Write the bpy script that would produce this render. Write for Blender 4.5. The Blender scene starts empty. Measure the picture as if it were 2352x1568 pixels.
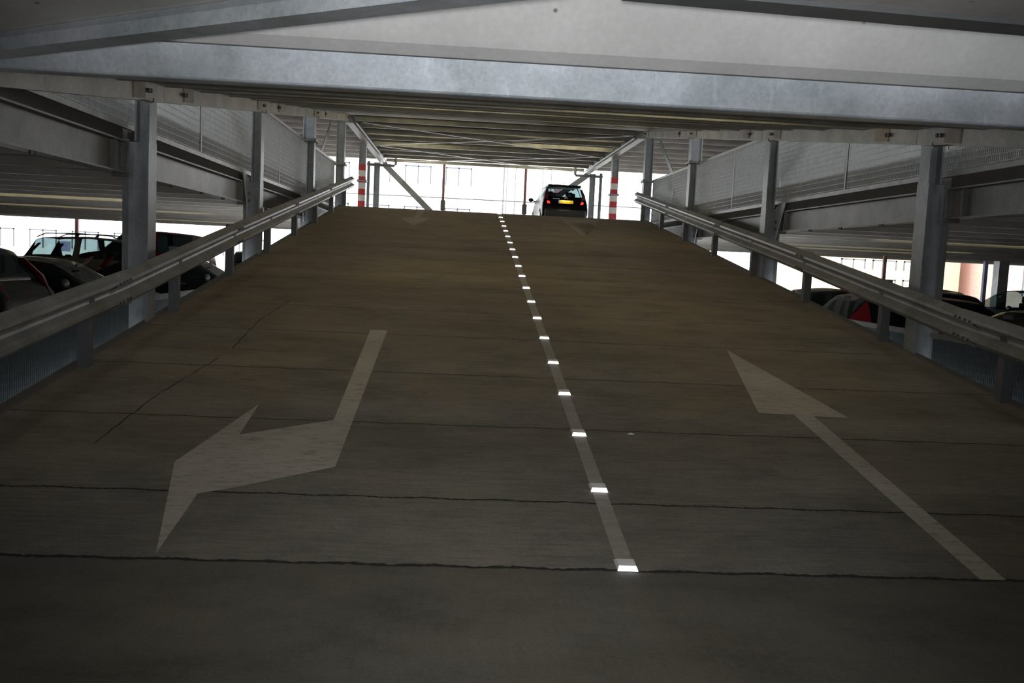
import bpy, bmesh, math, random
from mathutils import Vector, Matrix
random.seed(7)
SC = bpy.context.scene
COL = SC.collection
PI = math.pi

# ------------------------------------------------------------------ camera
FPX, PITCH, YAW, ROLL, EYE = 2098.6, -0.09090, 0.0619, 0.0469, 1.55
cp, sp_ = math.cos(PITCH), math.sin(PITCH)
cy, sy = math.cos(YAW), math.sin(YAW)
fw = Vector((sy * cp, cy * cp, sp_))
rt = Vector((cy, -sy, 0.0))
up = rt.cross(fw)
cr, sr = math.cos(ROLL), math.sin(ROLL)
r2 = cr * rt + sr * up
u2 = -sr * rt + cr * up
cam_d = bpy.data.cameras.new('camera')
cam_d.sensor_width = 36.0
cam_d.lens = FPX / 2352.0 * 36.0
cam_d.clip_end = 400
cam = bpy.data.objects.new('camera', cam_d)
M3 = Matrix((r2, u2, -fw)).transposed()
cam.matrix_world = Matrix.Translation((0, 0, EYE)) @ M3.to_4x4()
COL.objects.link(cam)
SC.camera = cam

# ------------------------------------------------------------------ light and exposure
SC.view_settings.view_transform = 'Standard'
SC.view_settings.look = 'None'
SC.view_settings.gamma = 1.0
SC.view_settings.use_curve_mapping = False
SC.view_settings.exposure = 0.0
world = bpy.data.worlds.new('sky')
SC.world = world
world.use_nodes = True
bg = world.node_tree.nodes['Background']
bg.inputs['Color'].default_value = (0.93, 0.96, 1.0, 1)
bg.inputs['Strength'].default_value = 4.8

def lamp(name, kind, loc, energy, color=(1, 1, 1), **kw):
    d = bpy.data.lights.new(name, kind)
    d.energy = energy
    d.color = color
    for k, v in kw.items():
        setattr(d, k, v)
    o = bpy.data.objects.new(name, d)
    o.location = loc
    COL.objects.link(o)
    return o

sun = lamp('sun', 'SUN', (20, 10, 40), 5.0, (1.0, 0.95, 0.88), angle=0.01)
sun.rotation_euler = (math.radians(62), 0, math.radians(48))
# the photographer's flash, just above the lens
fl = lamp('camera_flash', 'SPOT', (0.0, 0.05, EYE + 0.035), 430.0, (1.0, 1.0, 0.985), spot_size=math.radians(84),
          spot_blend=1.0, shadow_soft_size=0.03)
fl.rotation_euler = (math.radians(90 + 3), 0, math.radians(-4))
# fluorescent battens on the far side of the ceiling joists
BATTENS = [(-1.6, 29.7, 5.2, 2.4, 9), (3.2, 28.4, 5.2, 2.8, 9), (-1.5, 35.2, 5.2, 2.4, 7), (3.4, 35.2, 5.2, 2.8, 7),
           (-1.0, 20.3, 4.55, 2.4, 8), (2.8, 17.7, 4.2, 2.8, 8), (0.0, 12.5, 3.5, 3.0, 7), (2.5, 9.9, 3.16, 2.4, 6), (-1.5, 23.0, 4.9, 2.4, 8)]
for yy in (9.0, 11.6, 16.9, 22.1, 24.7, 30.0):
    BATTENS += [(-8.5, yy, 2.40, 5.0, 3.6), (10.5, yy + 0.3, 2.35, 5.0, 3.6)]
for lx, ly, lz, w, e in BATTENS:
    a = lamp('batten_light', 'AREA', (lx, ly, lz), e * w * 0.4, (1.0, 0.87, 0.52), shape='RECTANGLE', size=w, size_y=0.06)
    a.rotation_euler = (math.radians(97 if lz < 2.5 else 90), 0, 0)
    a.data.spread = math.radians(70 if lz < 2.5 else 180)

# fluorescent tubes between the beams under the ramp overhead, shining down
for ly in (7.7, 10.3, 12.95, 15.55, 18.15, 20.75, 23.4):
    for lx in (-0.9, 2.7):
        a = lamp('tube_light', 'AREA', (lx, ly, 2.27 + (ly - 4.46) * 0.1325 + 0.29), 4.1, (1.0, 0.86, 0.62), shape='RECTANGLE', size=1.5, size_y=0.06)

# ------------------------------------------------------------------ materials
def mat(name):
    m = bpy.data.materials.new(name)
    m.use_nodes = True
    return m, m.node_tree.nodes, m.node_tree.links, m.node_tree.nodes['Principled BSDF']

def noise_tex(N, L, scale, vec=None, detail=4, rough=0.6, mapping=None, coord='Object'):
    tc = N.new('ShaderNodeTexCoord')
    mp = N.new('ShaderNodeMapping')
    if mapping:
        mp.inputs['Scale'].default_value = mapping
    L.new(tc.outputs[coord], mp.inputs['Vector'])
    n = N.new('ShaderNodeTexNoise')
    n.inputs['Scale'].default_value = scale
    n.inputs['Detail'].default_value = detail
    n.inputs['Roughness'].default_value = rough
    L.new(mp.outputs['Vector'], n.inputs['Vector'])
    return n

def ramp_node(N, L, src, stops):
    r = N.new('ShaderNodeValToRGB')
    e = r.color_ramp.elements
    while len(e) < len(stops):
        e.new(0.5)
    for i, (p, c) in enumerate(stops):
        e[i].position = p
        e[i].color = (*c, 1) if len(c) == 3 else c
    L.new(src, r.inputs['Fac'])
    return r

def mixc(N, L, fac, a, b, blend='MIX'):
    m = N.new('ShaderNodeMix')
    m.data_type = 'RGBA'
    m.blend_type = blend
    for s, v in ((m.inputs[0], fac), (m.inputs[6], a), (m.inputs[7], b)):
        if hasattr(v, 'is_linked'):
            L.new(v, s)
        elif isinstance(v, (int, float)):
            s.default_value = v
        else:
            s.default_value = (*v, 1)
    return m.outputs[2]

def bump(N, L, P, src, strength=0.2, dist=0.01):
    b = N.new('ShaderNodeBump')
    b.inputs['Strength'].default_value = strength
    b.inputs['Distance'].default_value = dist
    L.new(src, b.inputs['Height'])
    L.new(b.outputs['Normal'], P.inputs['Normal'])

def plain(name, color, rough=0.5, metal=0.0, emit=None, estr=0.0, coat=0.0, var=0.12, scale=8.0):
    m, N, L, P = mat(name)
    n = noise_tex(N, L, scale)
    lo = tuple(c * (1 - var) for c in color)
    hi = tuple(min(1, c * (1 + var)) for c in color)
    r = ramp_node(N, L, n.outputs['Fac'], [(0.3, lo), (0.7, hi)])
    L.new(r.outputs['Color'], P.inputs['Base Color'])
    P.inputs['Roughness'].default_value = rough
    P.inputs['Metallic'].default_value = metal
    P.inputs['Coat Weight'].default_value = coat
    P.inputs['Coat Roughness'].default_value = 0.05
    if emit:
        P.inputs['Emission Color'].default_value = (*emit, 1)
        P.inputs['Emission Strength'].default_value = estr
    return m

def galvanised(name, base, spangle=14.0, stain=0.35):
    m, N, L, P = mat(name)
    tc = N.new('ShaderNodeTexCoord')
    v = N.new('ShaderNodeTexVoronoi')
    v.inputs['Scale'].default_value = spangle
    L.new(tc.outputs['Object'], v.inputs['Vector'])
    n1 = noise_tex(N, L, 2.2, detail=6, rough=0.65)
    n2 = noise_tex(N, L, 9.0, detail=5, rough=0.7, mapping=(1, 1, 0.15))
    c1 = ramp_node(N, L, v.outputs['Color'], [(0.1, tuple(c * 0.91 for c in base)), (0.9, tuple(c * 1.08 for c in base))])
    c2 = ramp_node(N, L, n1.outputs['Fac'], [(0.35, (0.68, 0.72, 0.71)), (0.65, (1.10, 1.10, 1.13))])
    c3 = ramp_node(N, L, n2.outputs['Fac'], [(0.60, (1, 1, 1)), (0.72, (1.25, 1.27, 1.3))])
    a = mixc(N, L, 1.0, c1.outputs['Color'], c2.outputs['Color'], 'MULTIPLY')
    a = mixc(N, L, 1.0, a, c3.outputs['Color'], 'MULTIPLY')
    L.new(a, P.inputs['Base Color'])
    P.inputs['Metallic'].default_value = 0.3
    P.inputs['Roughness'].default_value = 0.42
    bump(N, L, P, n1.outputs['Fac'], 0.08)
    return m

def concrete(name, base, pits=True, scale=1.0, var=0.22, rough=0.85):
    m, N, L, P = mat(name)
    n1 = noise_tex(N, L, 1.1 * scale, detail=6, rough=0.6)
    n2 = noise_tex(N, L, 30 * scale, detail=3)
    c1 = ramp_node(N, L, n1.outputs['Fac'], [(0.3, tuple(c * (1 - var) for c in base)), (0.7, tuple(c * (1 + var) for c in base))])
    c2 = ramp_node(N, L, n2.outputs['Fac'], [(0.2, (0.9, 0.9, 0.9)), (0.8, (1.06, 1.06, 1.06))])
    a = mixc(N, L, 1.0, c1.outputs['Color'], c2.outputs['Color'], 'MULTIPLY')
    if pits:
        tc = N.new('ShaderNodeTexCoord')
        v = N.new('ShaderNodeTexVoronoi')
        v.inputs['Scale'].default_value = 9 * scale
        L.new(tc.outputs['Object'], v.inputs['Vector'])
        pr = ramp_node(N, L, v.outputs['Distance'], [(0.06, (0.3, 0.3, 0.33)), (0.13, (1, 1, 1))])
        n3 = noise_tex(N, L, 2.5, detail=2)
        k = ramp_node(N, L, n3.outputs['Fac'], [(0.5, (0, 0, 0)), (0.6, (1, 1, 1))])
        b = mixc(N, L, k.outputs['Color'], (1, 1, 1), pr.outputs['Color'])
        a = mixc(N, L, 1.0, a, b, 'MULTIPLY')
    L.new(a, P.inputs['Base Color'])
    P.inputs['Roughness'].default_value = rough
    bump(N, L, P, n2.outputs['Fac'], 0.15, 0.004)
    return m

def ramp_concrete(name, base, brown, streak=True):
    m, N, L, P = mat(name)
    big = noise_tex(N, L, 0.35, detail=5, rough=0.62)
    br = noise_tex(N, L, 0.55, detail=6, rough=0.7, mapping=(1.0, 0.6, 1))
    fine = noise_tex(N, L, 3.0, detail=9, rough=0.82, mapping=(0.9, 13, 1) if streak else (9, 1.6, 1))
    mott = noise_tex(N, L, 2.2, detail=8, rough=0.75, mapping=(0.6, 1.0, 1))
    grit = noise_tex(N, L, 60, detail=2)
    c = ramp_node(N, L, big.outputs['Fac'], [(0.3, tuple(x * 0.66 for x in base)), (0.7, tuple(x * 1.25 for x in base))])
    k = ramp_node(N, L, br.outputs['Fac'], [(0.42, (0, 0, 0)), (0.68, (0.8, 0.8, 0.8))])
    tcy = N.new('ShaderNodeTexCoord')
    sx = N.new('ShaderNodeSeparateXYZ')
    L.new(tcy.outputs['Object'], sx.inputs[0])
    brown_y = N.new('ShaderNodeMapRange')  # brown share changes along the length
    brown_y.inputs['From Min'].default_value = 5.0 if streak else -30.0
    brown_y.inputs['From Max'].default_value = 12.0
    brown_y.inputs['To Min'].default_value = 0.1
    brown_y.inputs['To Max'].default_value = 0.6 if streak else 0.05
    L.new(sx.outputs['Y'], brown_y.inputs['Value'])
    add = N.new('ShaderNodeMath')
    add.operation = 'MULTIPLY_ADD'
    L.new(k.outputs['Color'], add.inputs[0])
    add.inputs[1].default_value = 0.5
    L.new(brown_y.outputs['Result'], add.inputs[2])
    add.use_clamp = True
    a = mixc(N, L, add.outputs[0], c.outputs['Color'], brown)
    s = ramp_node(N, L, fine.outputs['Fac'], [(0.30, (0.62, 0.62, 0.64)), (0.5, (1.0, 1.0, 1.0)), (0.7, (1.2, 1.18, 1.14))] if streak else [(0.3, (0.86, 0.86, 0.87)), (0.5, (1.0, 1.0, 1.0)), (0.7, (1.1, 1.09, 1.07))])
    a = mixc(N, L, 1.0, a, s.outputs['Color'], 'MULTIPLY')
    mo = ramp_node(N, L, mott.outputs['Fac'], [(0.34, (0.74, 0.76, 0.75)), (0.5, (1, 1, 1)), (0.68, (1.18, 1.15, 1.10))])
    a = mixc(N, L, 1.0, a, mo.outputs['Color'], 'MULTIPLY')
    g = ramp_node(N, L, grit.outputs['Fac'], [(0.25, (0.86, 0.86, 0.86)), (0.75, (1.12, 1.12, 1.12))])
    a = mixc(N, L, 1.0, a, g.outputs['Color'], 'MULTIPLY')
    L.new(a, P.inputs['Base Color'])
    P.inputs['Roughness'].default_value = 0.8
    P.inputs['Specular IOR Level'].default_value = 0.3
    bump(N, L, P, fine.outputs['Fac'], 0.22 if streak else 0.1, 0.004)
    return m

def worn_paint(name, base, worn, lo=0.36, hi=0.5):
    m, N, L, P = mat(name)
    n1 = noise_tex(N, L, 5.0, detail=10, rough=0.85, mapping=(1.4, 5.0, 1))
    n2 = noise_tex(N, L, 1.3, detail=3)
    k = ramp_node(N, L, n1.outputs['Fac'], [(lo, (0, 0, 0)), (hi, (1, 1, 1))])
    t = ramp_node(N, L, n2.outputs['Fac'], [(0.3, tuple(c * 0.8 for c in base)), (0.7, base)])
    a = mixc(N, L, k.outputs['Color'], worn, t.outputs['Color'])
    L.new(a, P.inputs['Base Color'])
    P.inputs['Roughness'].default_value = 0.75
    return m

def glass(name, tint, rough=0.02, alpha=0.5):
    m, N, L, P = mat(name)
    P.inputs['Base Color'].default_value = (*tint, 1)
    P.inputs['Specular IOR Level'].default_value = 0.05
    P.inputs['Roughness'].default_value = rough
    tr = N.new('ShaderNodeBsdfTransparent')
    tr.inputs['Color'].default_value = (0.78, 0.86, 0.86, 1)
    n = noise_tex(N, L, 2.0)
    mp = ramp_node(N, L, n.outputs['Fac'], [(0.2, (alpha,) * 3), (0.8, (alpha * 0.9,) * 3)])
    mx = N.new('ShaderNodeMixShader')
    L.new(mp.outputs['Color'], mx.inputs['Fac'])
    L.new(P.outputs['BSDF'], mx.inputs[1])
    L.new(tr.outputs['BSDF'], mx.inputs[2])
    L.new(mx.outputs['Shader'], N['Material Output'].inputs['Surface'])
    return m

GALV = galvanised('galvanised_steel', (0.42, 0.45, 0.485), 60)
GALV_D = galvanised('weathered_galvanised_steel', (0.42, 0.41, 0.36), 50)
GALV_C = galvanised('galvanised_column', (0.33, 0.35, 0.36), 45)
GALV_B = galvanised('deck_beam_steel', (0.20, 0.203, 0.195), 45)
GALV_R = galvanised('guard_rail_steel', (0.34, 0.35, 0.34), 40)
POST = plain('post_steel', (0.14, 0.148, 0.16), 0.5, 0.3)
BOLT = plain('bolt_steel', (0.12, 0.12, 0.12), 0.5, 0.5)
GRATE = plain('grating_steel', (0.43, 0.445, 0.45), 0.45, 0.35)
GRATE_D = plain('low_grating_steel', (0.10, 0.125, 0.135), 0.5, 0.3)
CONC = concrete('plank_concrete', (0.42, 0.41, 0.40))
CONC_P = concrete('inclined_plank_concrete', (0.53, 0.53, 0.525), var=0.14)
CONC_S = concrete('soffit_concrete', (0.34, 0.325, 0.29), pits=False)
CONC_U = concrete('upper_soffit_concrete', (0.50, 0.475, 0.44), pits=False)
CONC_F = concrete('side_floor_concrete', (0.16, 0.155, 0.145), pits=False)
RAMP = ramp_concrete('ramp_concrete', (0.225, 0.222, 0.20), (0.27, 0.215, 0.145))
FLOOR = ramp_concrete('smooth_floor_concrete', (0.165, 0.168, 0.145), (0.20, 0.15, 0.09), streak=False)
DARKS = plain('gap_shade', (0.06, 0.058, 0.05), 0.9)  # shade of the deck edge gap, put into a dark colour
JOINT = plain('joint_filler', (0.028, 0.028, 0.027), 0.9, scale=30)
PAINT = worn_paint('worn_white_paint', (0.55, 0.51, 0.44), (0.24, 0.215, 0.175))
PAINT_F = worn_paint('faded_white_paint', (0.36, 0.31, 0.26), (0.24, 0.21, 0.165))
LINE = worn_paint('worn_line_paint', (0.46, 0.44, 0.40), (0.26, 0.24, 0.20), 0.3, 0.6)
RED = plain('signal_red', (0.55, 0.045, 0.05), 0.5)
WHITE = plain('signal_white', (0.80, 0.80, 0.76), 0.5)
STUD = plain('stud_body', (0.92, 0.93, 0.94), 0.2)
LENS = plain('lit_stud_lens', (0.95, 0.95, 1.0), 0.2, emit=(0.93, 0.93, 1.0), estr=4.5)
POST_R = plain('facade_post', (0.30, 0.16, 0.16), 0.5)
RAILM = plain('facade_rail', (0.42, 0.44, 0.46), 0.5)

# ------------------------------------------------------------------ mesh helpers
class MB:
    def __init__(self):
        self.bm = bmesh.new()

    def poly(self, pts, faces):
        v = [self.bm.verts.new(p) for p in pts]
        for f in faces:
            try:
                self.bm.faces.new([v[i] for i in f])
            except ValueError:
                pass
        return v

    def box(self, a, b):
        x0, y0, z0 = a
        x1, y1, z1 = b
        self.poly([(x0, y0, z0), (x1, y0, z0), (x1, y1, z0), (x0, y1, z0), (x0, y0, z1), (x1, y0, z1), (x1, y1, z1), (x0, y1, z1)],
                  [(3, 2, 1, 0), (4, 5, 6, 7), (0, 1, 5, 4), (1, 2, 6, 5), (2, 3, 7, 6), (3, 0, 4, 7)])

    def sweep(self, prof, p0, p1, upv=(0, 0, 1), closed=True, caps=True):
        """extrude a 2D profile (side, up) from p0 to p1"""
        p0, p1 = Vector(p0), Vector(p1)
        d = (p1 - p0).normalized()
        u = Vector(upv)
        s = d.cross(u).normalized()
        u = s.cross(d).normalized()
        n = len(prof)
        pts = [p0 + s * a + u * b for a, b in prof] + [p1 + s * a + u * b for a, b in prof]
        fs = [(i, (i + 1) % n, (i + 1) % n + n, i + n) for i in range(n if closed else n - 1)]
        if caps and closed:
            fs += [tuple(range(n))[::-1], tuple(range(n, 2 * n))]
        self.poly(pts, fs)

    def bar(self, p0, p1, w, h, upv=(0, 0, 1)):
        self.sweep([(-w / 2, -h / 2), (w / 2, -h / 2), (w / 2, h / 2), (-w / 2, h / 2)], p0, p1, upv)

    def ibeam(self, p0, p1, depth, width, tf=0.016, tw=0.012, upv=(0, 0, 1)):
        h, w, t = depth / 2, width / 2, tw / 2
        self.sweep([(-w, -h), (w, -h), (w, -h + tf), (t, -h + tf), (t, h - tf), (w, h - tf), (w, h), (-w, h), (-w, h - tf), (-t, h - tf), (-t, -h + tf), (-w, -h + tf)],
                   p0, p1, upv)

    def tube(self, pts, r, n=10):
        pts = [Vector(p) for p in pts]
        rings = []
        for i, p in enumerate(pts):
            d = (pts[min(i + 1, len(pts) - 1)] - pts[max(i - 1, 0)]).normalized()
            u = Vector((0, 0, 1)) if abs(d.z) < 0.9 else Vector((1, 0, 0))
            s = d.cross(u).normalized()
            u = s.cross(d).normalized()
            rings.append([self.bm.verts.new(p + (s * math.cos(2 * PI * k / n) + u * math.sin(2 * PI * k / n)) * r) for k in range(n)])
        for a, b in zip(rings, rings[1:]):
            for k in range(n):
                self.bm.faces.new((a[k], a[(k + 1) % n], b[(k + 1) % n], b[k]))
        self.bm.faces.new(rings[0][::-1])
        self.bm.faces.new(rings[-1])

    def cyl(self, c, axis, r, length, n=20, r2=None):
        c, axis = Vector(c), Vector(axis).normalized()
        u = Vector((0, 0, 1)) if abs(axis.z) < 0.9 else Vector((1, 0, 0))
        s = axis.cross(u).normalized()
        u = s.cross(axis)
        r2 = r if r2 is None else r2
        a = [self.bm.verts.new(c - axis * length / 2 + (s * math.cos(2 * PI * k / n) + u * math.sin(2 * PI * k / n)) * r) for k in range(n)]
        b = [self.bm.verts.new(c + axis * length / 2 + (s * math.cos(2 * PI * k / n) + u * math.sin(2 * PI * k / n)) * r2) for k in range(n)]
        for k in range(n):
            self.bm.faces.new((a[k], a[(k + 1) % n], b[(k + 1) % n], b[k]))
        self.bm.faces.new(a[::-1])
        self.bm.faces.new(b)

    def build(self, name, m, parent=None, bevel=0.0, smooth=False, loc=None):
        bmesh.ops.recalc_face_normals(self.bm, faces=self.bm.faces)
        me = bpy.data.meshes.new(name)
        self.bm.to_mesh(me)
        self.bm.free()
        for mm in (m if isinstance(m, (list, tuple)) else [m]):
            me.materials.append(mm)
        if smooth:
            for p in me.polygons:
                p.use_smooth = True
        o = bpy.data.objects.new(name, me)
        COL.objects.link(o)
        if parent:
            o.parent = parent
        if loc:
            o.location = loc
        if bevel:
            b = o.modifiers.new('bevel', 'BEVEL')
            b.width = bevel
            b.segments = 2
            b.limit_method = 'ANGLE'
        return o

def tag(o, label, cat, group=None, kind=None):
    o['label'] = label
    o['category'] = cat
    if group:
        o['group'] = group
    if kind:
        o['kind'] = kind
    return o

def empty(name, loc=(0, 0, 0), rz=0.0):
    o = bpy.data.objects.new(name, None)
    o.empty_display_size = 0.2
    o.location = loc
    o.rotation_euler = (0, 0, rz)
    COL.objects.link(o)
    return o

def struct(o, label=None, cat=None):
    o['kind'] = 'structure'
    if label:
        o['label'] = label
        o['category'] = cat or 'structure'
    return o

ORD = ['first', 'second', 'third', 'fourth', 'fifth', 'sixth', 'seventh', 'eighth', 'ninth', 'tenth', 'eleventh', 'twelfth', 'thirteenth',
       'fourteenth', 'fifteenth', 'sixteenth', 'seventeenth', 'eighteenth', 'nineteenth', 'twentieth', 'twenty-first']

# ------------------------------------------------------------------ levels
Y0, YC = 4.46, 24.9            # foot and crest of the ramp
SL = 0.13516                   # its slope
XL, XR = -3.2, 5.0             # its edges
ZD = 2.76                      # upper deck
ZS = -0.15                     # side floors of the lower storey
YF = 36.8                      # open facade behind the crest
def zr(y):
    return 0.0 if y < Y0 else min((y - Y0) * SL, ZD)
def zc(y):                     # bottom of the steelwork that carries the ramp overhead
    return 2.27 + max(0.0, min(y, 25.2) - 4.46) * 0.1325
CY = [4.55, 9.78, 15.02, 20.25, 25.35, 30.9, 36.2]   # column rows

# ------------------------------------------------------------------ floors
b = MB()
b.box((XL - 0.02, -14, -0.2), (XR + 0.02, Y0, 0.0))
struct(b.build('floor', FLOOR), 'smooth dark concrete floor at the foot of the ramp', 'floor')

b = MB()                       # ramp: foot, slope, rounded crest, upper deck to the facade
prof = [(Y0, 0.0), (YC - 0.9, (YC - 0.9 - Y0) * SL), (YC - 0.3, ZD - 0.055), (YC + 0.3, ZD - 0.012), (YC + 1.0, ZD), (YF + 0.2, ZD)]
n = len(prof)
top = [(x, y, z) for y, z in prof for x in (XL, XR)]
bot = [(x, y, z - 0.22) for y, z in prof for x in (XL, XR)]
fs = []
for i in range(n - 1):
    a = 2 * i
    fs += [(a, a + 1, a + 3, a + 2), (2 * n + a + 2, 2 * n + a + 3, 2 * n + a + 1, 2 * n + a), (a, a + 2, 2 * n + a + 2, 2 * n + a), (a + 1, 2 * n + a + 1, 2 * n + a + 3, a + 3)]
fs += [(0, 2 * n, 2 * n + 1, 1), (2 * n - 2, 2 * n - 1, 4 * n - 1, 4 * n - 2)]
b.poly(top + bot, fs)
ramp_o = struct(b.build('ramp', RAMP), 'wide sloping concrete car ramp with worn brown streaks', 'ramp')

def on_ramp(x, y, dz=0.0):
    return Vector((x, y, zr(y) + dz))

def quad_strip(b, x0, x1, y, w, dz):
    b.poly([on_ramp(x0, y - w / 2, dz), on_ramp(x1, y - w / 2, dz), on_ramp(x1, y + w / 2, dz), on_ramp(x0, y + w / 2, dz)], [(0, 1, 2, 3)])

JY = [4.46, 5.31, 6.68, 8.1, 9.6, 10.95, 12.4, 13.85, 15.3, 16.8, 18.2, 19.7, 21.1, 22.5, 23.8]
for i, y in enumerate(JY):     # slab joints: ragged dark filler
    b = MB()
    w = 0.032 if i == 0 else (0.02 if i == 1 else 0.013)
    xs = [XL + (XR - XL) * k / 480 for k in range(481)]
    pts = []
    yj = [y + 0.012 * math.sin(k * 0.25 + i) * random.random() for k in range(481)]
    for k, x in enumerate(xs):
        a = w * random.uniform(0.55, 1.2) / 2
        pts += [on_ramp(x, yj[k] - a, 0.0015), on_ramp(x, yj[k] + a, 0.0015)]
    b.poly(pts, [(2 * k, 2 * k + 2, 2 * k + 3, 2 * k + 1) for k in range(480)])
    o = b.build('trim_%d' % (i + 1), JOINT)
    struct(o, '%s dark ragged joint across the ramp slabs counted from the foot' % ORD[i], 'joint')

for i, pl_ in enumerate(([(-2.02, 11.2), (-2.12, 10.2), (-2.13, 10.0), (-2.1, 8.62)], [(-2.13, 8.38), (-2.3, 7.12), (-2.33, 5.95)])):
    b = MB()
    pp = []
    for (xa, ya), (xb, yb) in zip(pl_, pl_[1:]):
        for q in range(12):
            pp.append((xa + (xb - xa) * q / 12 + random.uniform(-0.01, 0.01), ya + (yb - ya) * q / 12))
    pts = []
    for x, y in pp:
        w = random.uniform(0.003, 0.007)
        pts += [on_ramp(x - w, y, 0.001), on_ramp(x + w, y, 0.001)]
    b.poly(pts, [(2 * k, 2 * k + 2, 2 * k + 3, 2 * k + 1) for k in range(len(pp) - 1)])
    struct(b.build('trim_%d' % (30 + i), JOINT), 'thin dark crack along the left lane of the ramp, %s length' % ('upper' if i == 0 else 'lower'), 'crack')

# narrow kerbs along both ramp edges
for nm, x0, x1 in (('left', XL - 0.06, XL + 0.03), ('right', XR - 0.03, XR + 0.06)):
    b = MB()
    b.poly([(x, y, z + dz) for y, z in ((Y0, 0.0), (YC, ZD - 0.03)) for dz in (-0.22, 0.025) for x in (x0, x1)],
           [(0, 1, 5, 4), (2, 6, 7, 3), (0, 4, 6, 2), (1, 3, 7, 5), (0, 2, 3, 1), (4, 5, 7, 6)])
    struct(b.build('baseboard_%s' % nm, CONC_F), 'thin raised concrete kerb along the %s edge of the ramp' % nm, 'kerb')

for nm, x0, x1 in (('left', -34, XL - 0.06), ('right', XR + 0.06, 40)):
    b = MB()
    b.box((x0, -14, ZS - 0.3), (x1, YF + 0.5, ZS))
    struct(b.build('floor_%s' % nm, CONC_F), 'dim lower parking floor on the %s side of the ramp' % nm, 'floor')
b = MB()
b.box((-140, YF + 0.5, ZS - 1.2), (140, 160, ZS - 0.9))
struct(b.build('ground', concrete('street_paving', (0.55, 0.53, 0.50), pits=False)), 'bright street paving outside the garage', 'ground')

# ------------------------------------------------------------------ decks and soffits
def soffit(name, x0, x1, y0, y1, zb, zt, label, m_=None, pitch=1.31):
    """ribbed plank deck: planks with a shallow rib at each joint, all one cast deck"""
    b = MB()
    pts = [(y0, zt)]
    y = y0
    while y < y1 - 0.01:
        e = min(y + pitch, y1)
        pts += [(y, zb + 0.19), (y + 0.02, zb), (y + 0.14, zb), (y + 0.16, zb + 0.17), (y + 0.66, zb + 0.17), (y + 0.67, zb + 0.10), (y + 0.72, zb + 0.10), (y + 0.73, zb + 0.17), (e - 0.02, zb + 0.17), (e - 0.02, zb + 0.19)]
        y = e
    pts += [(y1, zt)]
    m = len(pts)
    v = [(x0, p, q) for p, q in pts] + [(x1, p, q) for p, q in pts]
    b.poly(v, [(i, (i + 1) % m, (i + 1) % m + m, i + m) for i in range(m)])
    # end caps as strips between profile and top
    for off in (0, m):
        for i in range(1, m - 2):
            ya, za = pts[i]
            yb, zb2 = pts[i + 1]
            if yb - ya > 1e-4:
                x = x0 if off == 0 else x1
                b.poly([(x, ya, za), (x, yb, zb2), (x, yb, zt), (x, ya, zt)], [(0, 1, 2, 3)])
    return struct(b.build(name, m_ or CONC_S), label, 'ceiling')

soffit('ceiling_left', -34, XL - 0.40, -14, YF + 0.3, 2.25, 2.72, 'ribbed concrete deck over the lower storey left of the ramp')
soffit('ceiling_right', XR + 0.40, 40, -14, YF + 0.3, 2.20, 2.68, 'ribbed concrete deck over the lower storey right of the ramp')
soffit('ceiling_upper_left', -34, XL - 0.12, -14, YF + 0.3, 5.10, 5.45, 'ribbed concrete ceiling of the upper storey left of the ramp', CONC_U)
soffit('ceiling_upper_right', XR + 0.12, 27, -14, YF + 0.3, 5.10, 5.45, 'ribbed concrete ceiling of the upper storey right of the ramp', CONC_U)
soffit('ceiling_far', XL - 0.1, XR + 0.1, 25.4, YF + 0.3, 5.265, 5.5, 'ribbed concrete ceiling over the deck beyond the crest')

for nm, a, c in (('back', (-34, -14.2, ZS), (40, -14.0, 2.7)), ('left', (-34.2, -14, ZS), (-34, YF, 2.7)), ('right', (40, -14, ZS), (40.2, YF, 2.7))):  # unseen walls added to keep daylight out of the lower storey
    b = MB()
    b.box(a, c)
    struct(b.build('added_wall_%s' % nm, CONC_F), 'unseen concrete wall added to block daylight at the %s of the lower storey' % nm, 'wall')
# level plank above the camera, cut along the diagonal brace, and the inclined plank behind it
b = MB()
zc0 = 2.386
poly = [(XL - 0.1, -14), (XR + 0.1, -14), (XR + 0.1, 3.22), (0.58, 2.87), (0.55, 2.43), (-2.58, 4.47), (XL - 0.1, 4.47)]
n = len(poly)
b.poly([(x, y, zc0) for x, y in poly] + [(x, y, zc0 + 0.2) for x, y in poly], [tuple(range(n)), tuple(range(n, 2 * n))[::-1]] + [(i, (i + 1) % n, (i + 1) % n + n, i + n) for i in range(n)])
struct(b.build('ceiling', CONC), 'level concrete ceiling plank above the camera', 'ceiling')
b = MB()
pr = [(4.56, 2.487), (4.475, 2.487), (4.405, 2.527), (4.385, 2.55), (4.02, 3.0), (3.2, 3.02), (2.1, 3.02), (2.1, 3.1), (4.56, 3.1)]
n = len(pr)
b.poly([(XL - 0.1, y, z) for y, z in pr] + [(XR + 0.1, y, z) for y, z in pr], [tuple(range(n)), tuple(range(n, 2 * n))[::-1]] + [(i, (i + 1) % n, (i + 1) % n + n, i + n) for i in range(n)])
struct(b.build('ceiling_plank', CONC_P), 'large pale pitted inclined concrete plank above the broad bright beam', 'ceiling')
b = MB()
pl = []
y = 4.42
while y < 25.3:
    e = min(y + 1.31, 25.4)
    a0, a1 = zc(y) + 0.315, zc(e) + 0.315
    b.poly([(x, yy, z) for yy, z in ((y, a0), (e - 0.03, a1)) for x in (XL - 0.1, XR + 0.1)] + [(x, yy, z + 0.2) for yy, z in ((y, a0), (e - 0.03, a1)) for x in (XL - 0.1, XR + 0.1)],
           [(0, 1, 3, 2), (4, 6, 7, 5), (0, 4, 5, 1), (2, 3, 7, 6), (0, 2, 6, 4), (1, 5, 7, 3)])
    y = e
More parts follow.
